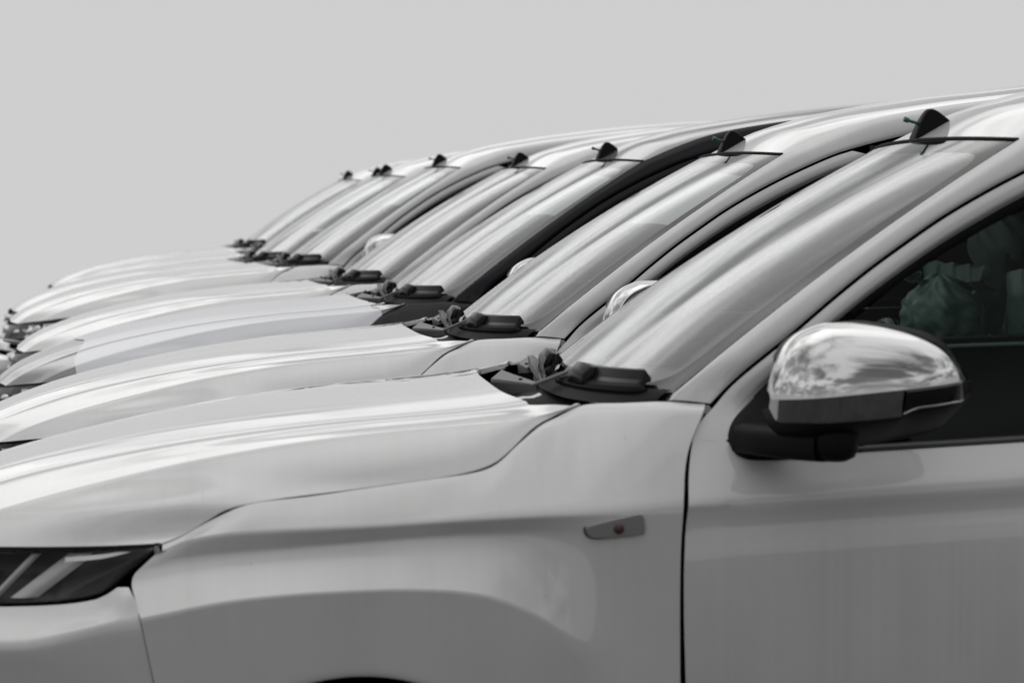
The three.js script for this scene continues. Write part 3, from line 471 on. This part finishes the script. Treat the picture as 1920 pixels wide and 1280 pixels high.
    part('rim', merge([new THREE.LatheGeometry([[0.19, -0.1], [0.205, 0], [0.20, 0.1]].map((p) => new THREE.Vector2(...p)), 40).rotateX(Math.PI / 2).translate(x, y, z), new THREE.CylinderGeometry(0.045, 0.05, 0.05, 20).rotateX(Math.PI / 2).translate(x, y, z + s * 0.085), ...spokes]), M.alloy, w);
  };
  for (const s of [1, -1]) { wheel(-0.66, 0.175, 0.765 * s, s); wheel(2.14, 0.315, 0.765 * s, s); }

  // rear half: doors, quarters, tailgate, glass
  both('rear_door', grid(30, 24, (u, v) => { const y = lerp(beltY(lerp(1.11, 2.02, u)), 0.22, v); return S(lerp(1.11, 2.02, u), y); }, { rim: 0.012 }), M.paint, (d, s) => {
    subPart(d, s, 'window_glass', grid(16, 8, (u, v) => { const x = lerp(1.13, 2.02, u), y = lerp(beltY(x), lerp(1.655, 1.79, Math.pow(u, 0.7)), v); return V(x, y, sideZ(x, y) - 0.018); }), M.sideGlass);
  });
  both('door_post', grid(4, 12, (u, v) => { const x = lerp(1.07, 1.15, u), y = lerp(1.04, 1.69, v); return S(x, y, -0.010); }), M.gloss);
  both('rear_quarter', merge([grid(24, 24, (u, v) => { const x = lerp(2.03, 3.02, u), y = lerp(beltY(x), 0.3, v); return V(x, y, (sideZ(x, y)) * (1 - 0.18 * sm(0.6, 1, u) * sm(0.6, 1, u))); }), grid(10, 10, (u, v) => { const x = lerp(2.03, 3.02, u), y = lerp(beltY(x), 1.85, v); return V(x, y, (sideZ(x, y) - 0.006) * (1 - 0.18 * sm(0.6, 1, u) * sm(0.6, 1, u))); })]), M.paint);
  part('tailgate', grid(20, 16, (u, v) => { const z = lerp(-0.68, 0.68, u), y = lerp(0.3, 1.89, v); return V(3.03 - 0.12 * sm(0.5, 1, v) + 0.06 * (1 - Math.pow(z / 0.7, 2)), y, z * (1 - 0.2 * sm(0.5, 1, v))); }), M.paint, car);

  // cabin: dashboard, headlining, seats in green-tinted plastic covers, wheel
  part('dashboard', merge([grid(30, 10, (u, v) => { const z = lerp(-0.66, 0.66, u), x = lerp(-0.13 + 0.33 * z * z, 0.42, v); return V(x, 1.068 + 0.02 * Math.sin(v * Math.PI) - 0.07 * sm(0.75, 1, v), z); }), box(0.35, 0.5, 1.36, 0.30, 0.78, 0, 0.05)]), M.dash, car);
  part('headlining', merge([grid(20, 12, (u, v) => { const e = ditch(Math.pow(u, 1.2)), z = (v * 2 - 1) * 0.55; return V(e.x + 0.01, e.y - 0.03 + 0.01 * (1 - 4 * (v - 0.5) ** 2), z); }), grid(10, 10, (u, v) => V(2.96, lerp(0.4, 1.87, v), lerp(-0.6, 0.6, u))), box(3.4, 0.04, 1.4, 1.3, 0.42, 0)]), M.trim, car);
  for (const z of [0.36, -0.36]) {
    const st = part('seat', merge([box(0.16, 0.62, 0.48, 0.98, 1.02, z, 0.06, [0, 0, -0.22]), box(0.52, 0.16, 0.50, 0.72, 0.74, z, 0.06)]), M.seat, car);
    part('headrest', box(0.10, 0.17, 0.24, 1.085, 1.43, z, 0.045, [0, 0, -0.15]), M.seat, st);
    const wob = (g, amp, f) => { const p = g.attributes.position; for (let i = 0; i < p.count; i++) { const x = p.getX(i), y = p.getY(i), q = p.getZ(i); p.setXYZ(i, x + amp * Math.sin(q * f + y * f * 0.7), y + amp * 0.6 * Math.sin(x * f * 1.3 + q * f), q + amp * Math.sin(y * f * 1.1 + x * f * 2)); } g.computeVertexNormals(); return g; };
    const fold = (w, h, d, x, y, rot) => wob(new THREE.BoxGeometry(w, h, d, 8, 24, 24).rotateZ(rot).translate(x, y, z), 0.008, 46);
    part('seat_cover', merge([fold(0.18, 0.44, 0.50, 0.985, 1.13, -0.22), wob(new THREE.SphereGeometry(0.125, 28, 24).scale(0.62, 0.95, 1.05).translate(1.075, 1.43, z), 0.007, 60)]), M.cover, st);
  }
  const sw = part('steering_wheel', new THREE.TorusGeometry(0.18, 0.016, 12, 48).rotateY(Math.PI / 2).rotateZ(-0.42).translate(0.50, 1.09, 0.36), M.gloss, car);
  {
    // crumpled bag over the inner seat back, gathered at the top
    const bag = new THREE.SphereGeometry(0.10, 72, 56), p = bag.attributes.position;
    for (let i = 0; i < p.count; i++) {
      const x = p.getX(i), y = p.getY(i), z = p.getZ(i), a = Math.atan2(z, x), h = y / 0.1, top = sm(0.35, 1, h);
      const crease = Math.abs(Math.sin(a * 5.5 + h * 3.1 + 1.3 * Math.sin(h * 4 + a))) * 0.5 + Math.abs(Math.sin(a * 11 - h * 6 + 2 * Math.sin(a * 2))) * 0.3 + n2(a * 5 + 40, h * 6 + 20) * 0.5;
      const r = (0.86 + 0.22 * crease) * (1 - 0.35 * top) * (1 + 0.18 * sm(0.2, -1, h));
      p.setXYZ(i, x * r * 0.95 - 0.012 * h, y * (1.05 + 0.12 * n2(a * 3, 7)), z * r * 1.15);
    }
    bag.computeVertexNormals();
    const flap = (x0, y0, dx, dy, w, ph) => grid(22, 10, (u, v) => V(x0 + dx * u + 0.006 * Math.sin(u * 13 + v * 5 + ph), y0 + dy * u + w * (v - 0.5) * (1 - 0.5 * u) + 0.008 * Math.sin(u * 9 + v * 7 + ph), 0.12 + 0.02 * Math.sin(v * 9 + u * 6 + ph)));
    part('plastic_bag', bag.translate(0.775, 1.245, 0.12), M.cover, car);
    part('bag_flap', flap(0.77, 1.338, 0.13, -0.022, 0.028, 1), M.cover, car); part('bag_flap', flap(0.735, 1.335, -0.055, 0.02, 0.03, 3), M.cover, car);
    part('seat_cover', grid(24, 14, (u, v) => V(0.665 + 0.075 * u * v + 0.03 * u, 1.14 + 0.185 * v * (0.5 + 0.5 * u), 0.17 + 0.012 * Math.sin(u * 12 + v * 4) + 0.006 * Math.sin(v * 15))), M.cover, car);
  }
  return car;
}

// mirror surfaces, shared by its parts
const mTop = pchip([[0.146, 1.158], [0.150, 1.178], [0.159, 1.209], [0.186, 1.258], [0.218, 1.281], [0.262, 1.2945], [0.300, 1.295], [0.336, 1.2925], [0.401, 1.281], [0.466, 1.259], [0.500, 1.237], [0.522, 1.205], [0.532, 1.178]]);
const mSplit = (x) => 1.146 + 0.083 * (x - 0.146) + 0.02 * (x - 0.146) ** 2;
const mBand = pchip([[0.146, 1.128], [0.159, 1.102], [0.22, 1.102], [0.315, 1.106], [0.37, 1.1105], [0.388, 1.1125], [0.412, 1.1235], [0.44, 1.127], [0.545, 1.137]]);
const mBot = pchip([[0.146, 1.12], [0.16, 1.085], [0.20, 1.055], [0.283, 1.0365], [0.424, 1.054], [0.489, 1.066], [0.521, 1.087], [0.538, 1.11], [0.546, 1.132]]);
const mDepth = (x) => { const q = (x - 0.340) / 0.197; return 0.26 + 0.74 * Math.pow(Math.max(0, 1 - Math.pow(Math.abs(q), 3.2)), 0.62); };
const MZ = 0.945, MD = 0.125;
const nudge = (g) => g.translate(-0.146, 0, 0).scale(1.035, 1, 1).translate(0.154, 0, 0);
function mirrorRows(kind) { return nudge(mirrorSurface(kind)); }
function mirrorSurface(kind) {
  const xs = (n, a, b) => [...Array(n + 1).keys()].map((i) => { const t = i / n; return lerp(a, b, 0.5 - 0.5 * Math.cos(Math.PI * t)); });
  const zs = (x) => MZ + MD * mDepth(x), zk = (x) => MZ + MD * (mDepth(x) * 0.84 - 0.02);
  if (kind === 'cap') return loft(xs(60, 0.1465, 0.530).map((x) => { const ys = mSplit(x), yt = Math.max(ys + 0.004, mTop(x)); return [...Array(25).keys()].map((j) => { const f = (j / 24) * 1.38, c1 = Math.pow(Math.cos(1.38), 0.85); return V(x, ys + (yt - ys) * (Math.pow(Math.cos(f), 0.85) - c1) / (1 - c1), MZ + 0.02 + (MD * mDepth(x) - 0.02) * Math.pow(Math.sin(f) / Math.sin(1.38), 0.8)); }); }), { rim: 0.006, edges: 'uUv' });
  if (kind === 'band') return loft(xs(60, 0.1465, 0.530).map((x) => { const ys = mSplit(x) - 0.0012, yk = Math.min(ys - 0.004, mBand(x)); return [...Array(9).keys()].map((j) => { const t = j / 8; return V(x, lerp(ys, yk, t), lerp(zs(x), zk(x), t) ); }); }), { rim: 0.006 });
  if (kind === 'signal') return loft(xs(30, 0.392, 0.548).map((x) => { const ys = mSplit(x) - 0.006, yk = mBand(x) + 0.002; return [...Array(7).keys()].map((j) => { const t = j / 6; return V(x, lerp(ys, yk, t), lerp(zs(Math.min(x, 0.528)), zk(Math.min(x, 0.528)), t) + 0.0035 + 0.002 * Math.sin(Math.PI * t) - Math.max(0, x - 0.528) * 1.2); }); }), { rim: 0.006 });
  if (kind === 'line') return tube([0.392, 0.42, 0.46, 0.50, 0.522].map((x) => V(x, mBand(x) + 0.004, zk(x) + 0.005)), 0.0018, 30, 6);
  if (kind === 'glass') return grid(20, 14, (u, v) => { const x = lerp(0.175, 0.525, u), yt = mTop(x) - 0.012, yb = mBot(x) + 0.012; return V(x, lerp(yb, Math.max(yb, yt), v), MZ - 0.026); });
}
function mirrorBody() {
  const xs = [...Array(61).keys()].map((i) => lerp(0.147, 0.546, 0.5 - 0.5 * Math.cos(Math.PI * i / 60)));
  const zk = (x) => MZ + MD * (mDepth(Math.min(x, 0.53)) * 0.84 - 0.02);
  // bowl under the band
  const low = loft(xs.map((x) => { const yk = mBand(x) + 0.003, yb = Math.min(yk - 0.004, mBot(x)); return [...Array(13).keys()].map((j) => { const f = (j / 12) * Math.PI / 2; return V(x, yb + (yk - yb) * Math.pow(Math.cos(f), 0.9), MZ - 0.03 + (zk(x) - 0.004 - MZ + 0.03) * Math.cos(Math.pow(j / 12, 1.4) * Math.PI / 2)); }); }));
  // dark rim behind the chrome cap, seen over its top and rear edge
  const top2 = (x) => mTop(Math.min(0.532, x)) - 0.007 + 0.0105 * sm(0.26, 0.36, x) + (x > 0.532 ? -(x - 0.532) * 1.6 : 0) + 0.010 * sm(0.36, 0.5, x);
  const rimB = loft(xs.filter((x) => x > 0.166).map((x) => { const yt = top2(x), ym = Math.min(mSplit(x), yt - 0.003); return [V(x, yt - 0.006, MZ - 0.035), V(x, yt, MZ - 0.03), V(x, yt, MZ + 0.012), V(x, yt - 0.006, MZ + 0.024), V(x, lerp(yt, ym, 0.3), MZ + 0.024 + 0.5 * MD * mDepth(Math.min(x, 0.53)) * 0.6), V(x, ym, MZ + MD * mDepth(Math.min(0.53, x)) * 0.5)]; }));
  const back = loft(xs.filter((x) => x > 0.166).map((x) => { const yt = top2(x) - 0.004, yb = Math.min(yt - 0.003, mBot(x) + 0.003); return [V(x, yt, MZ - 0.022), V(x, yb, MZ - 0.022)]; }));
  const foot = curve3([[0.155, 1.052, 0.79], [0.185, 1.052, 0.85], [0.235, 1.05, 0.91], [0.28, 1.05, 0.955]]);
  const footG = loft([...Array(25).keys()].map((i) => { const s = i / 24, p = foot(s), w = lerp(0.048, 0.050, s), h = 0.031; return [...Array(25).keys()].map((j) => { const a = (j / 24) * Math.PI * 2, c = Math.cos(a), q = Math.sin(a), k = Math.pow(Math.pow(Math.abs(c), 5) + Math.pow(Math.abs(q), 5), -0.2); return p.clone().add(V(w * c * k * 0.9, h * q * k - 0.004, -w * c * k * 0.42)); }); }), { edges: 'uU', rim: 0.004 });
  const knuckle = new THREE.LatheGeometry([[0.001, -0.036], [0.022, -0.034], [0.038, -0.026], [0.045, -0.010], [0.046, 0.012], [0.044, 0.03]].map((p) => new THREE.Vector2(...p)), 36).translate(0.283, 1.050, 0.955);
  return nudge(merge([low, rimB, back, footG, knuckle]));
}
// headlight surface: u along the car's outline from the rear tip, v upwards
const lampTop = pchip([[-1.725, 0.793], [-1.58, 0.817], [-1.43, 0.838], [-1.28, 0.844], [-1.10, 0.851], [-1.05, 0.853]]);
const lampBot = pchip([[-1.66, 0.715], [-1.53, 0.722], [-1.37, 0.735], [-1.25, 0.744], [-1.173, 0.757], [-1.11, 0.803], [-1.05, 0.851]]);
function lampPoint(u, v, off) {
  const s = u * 0.80, p = plan(s), q = plan(s + 0.004).sub(plan(Math.max(0, s - 0.004))), n = V(-q.z, 0, q.x).normalize(); if (n.z < 0 && n.x > 0) n.negate(); if (n.x > 0.2) n.negate();
  const yt = lampTop(p.x) - 0.004, yb = lampBot(p.x) + 0.002, y = lerp(yb, Math.max(yb + 0.001, yt), v), lean = 0.034 * (1 - v) * Math.min(1, u * 5);
  return V(p.x, y, p.z).addScaledVector(n, off + lean);
}

// ---------------------------------------------------------------- the row
const proto = buildCar();
const bonnetGeo = proto.userData.bonnetGeo; delete proto.userData.bonnetGeo;
const filmGeo = slab(bonnetGeo, (z) => -1.435 + 0.02 * Math.sin(z * 9), (z) => -0.286 + 0.012 * Math.sin(z * 7 + 1) + (Math.abs(z) > 0.6 ? 0.018 : 0), 0.0022);
const ROW = [
  [0, 0, 0, 0, 'nearest white car, at the right front with its chrome folded mirror and orange side lamp'],
  [-0.029, -2.146, 0.031, 0.002, 'white car second from the camera, between the nearest car and the black one'],
  [-0.104, -4.301, 0.067, 0.009, 'only black car of the row, its bonnet covered with white protective film'],
  [-0.223, -6.406, 0.075, 0.0, 'white car directly behind the black car with the filmed bonnet'],
  [-0.454, -8.497, 0.103, 0.025, 'white car fifth from the camera, two places behind the black car'],
  [-0.641, -10.576, 0.135, -0.013, 'white car sixth from the camera, in front of the two farthest cars'],
  [-0.594, -12.768, -0.002, -0.010, 'white car second from the far end of the row'],
  [-0.706, -14.788, 0.125, -0.019, 'farthest white car, its dark windscreen against the grey sky'],
];
const swap = (o, from, to) => o.traverse((m) => { if (m.isMesh && m.material === from) m.material = to; });
ROW.forEach(([x, z, a, dy, label], i) => {
  const c = i ? proto.clone() : proto;
  c.name = i ? `parked_car_${String(i).padStart(3, '0')}` : 'parked_car';
  c.userData = { label, category: 'car', group: 'cars parked side by side in a row' };
  c.position.set(x, dy, z).applyQuaternion(TILTQ); c.position.y += LIFT;
  c.quaternion.copy(TILTQ).multiply(new THREE.Quaternion().setFromAxisAngle(V(0, 1, 0), a));
  scene.add(c);
  if (i === 2) {
    c.traverse((m) => { if (m.name.startsWith('bonnet') || m.name === 'roof') m.material = M.blackBonnet; }); swap(c, M.paint, M.blackPaint); swap(c, M.doorPaint, M.blackPaint);
    const f = part('protective_film', filmGeo, M.film, c); f.userData.label = 'white protective film stuck over the black bonnet';
  }
});
// papers behind the windscreens of some cars, a small tag beside each
ROW.forEach((r, i) => {
  if (![1, 2, 4, 5].includes(i)) return;
  const c = scene.getObjectByName(`parked_car_${String(i).padStart(3, '0')}`);
  const sheet = part('paper_sheet', grid(14, 10, (u, v) => glassAt(lerp(0.30, 0.86, u), lerp(0.60, 0.90, v), -0.022 - 0.004 * Math.sin(u * 6 + v * 3))), M.paper, c);
  part('tag', grid(4, 4, (u, v) => glassAt(lerp(0.22, 0.30, u), lerp(0.60, 0.66, v), -0.012)), M.tag, sheet);
});
scene.updateMatrixWorld(true);
renderer.render(scene, camera);
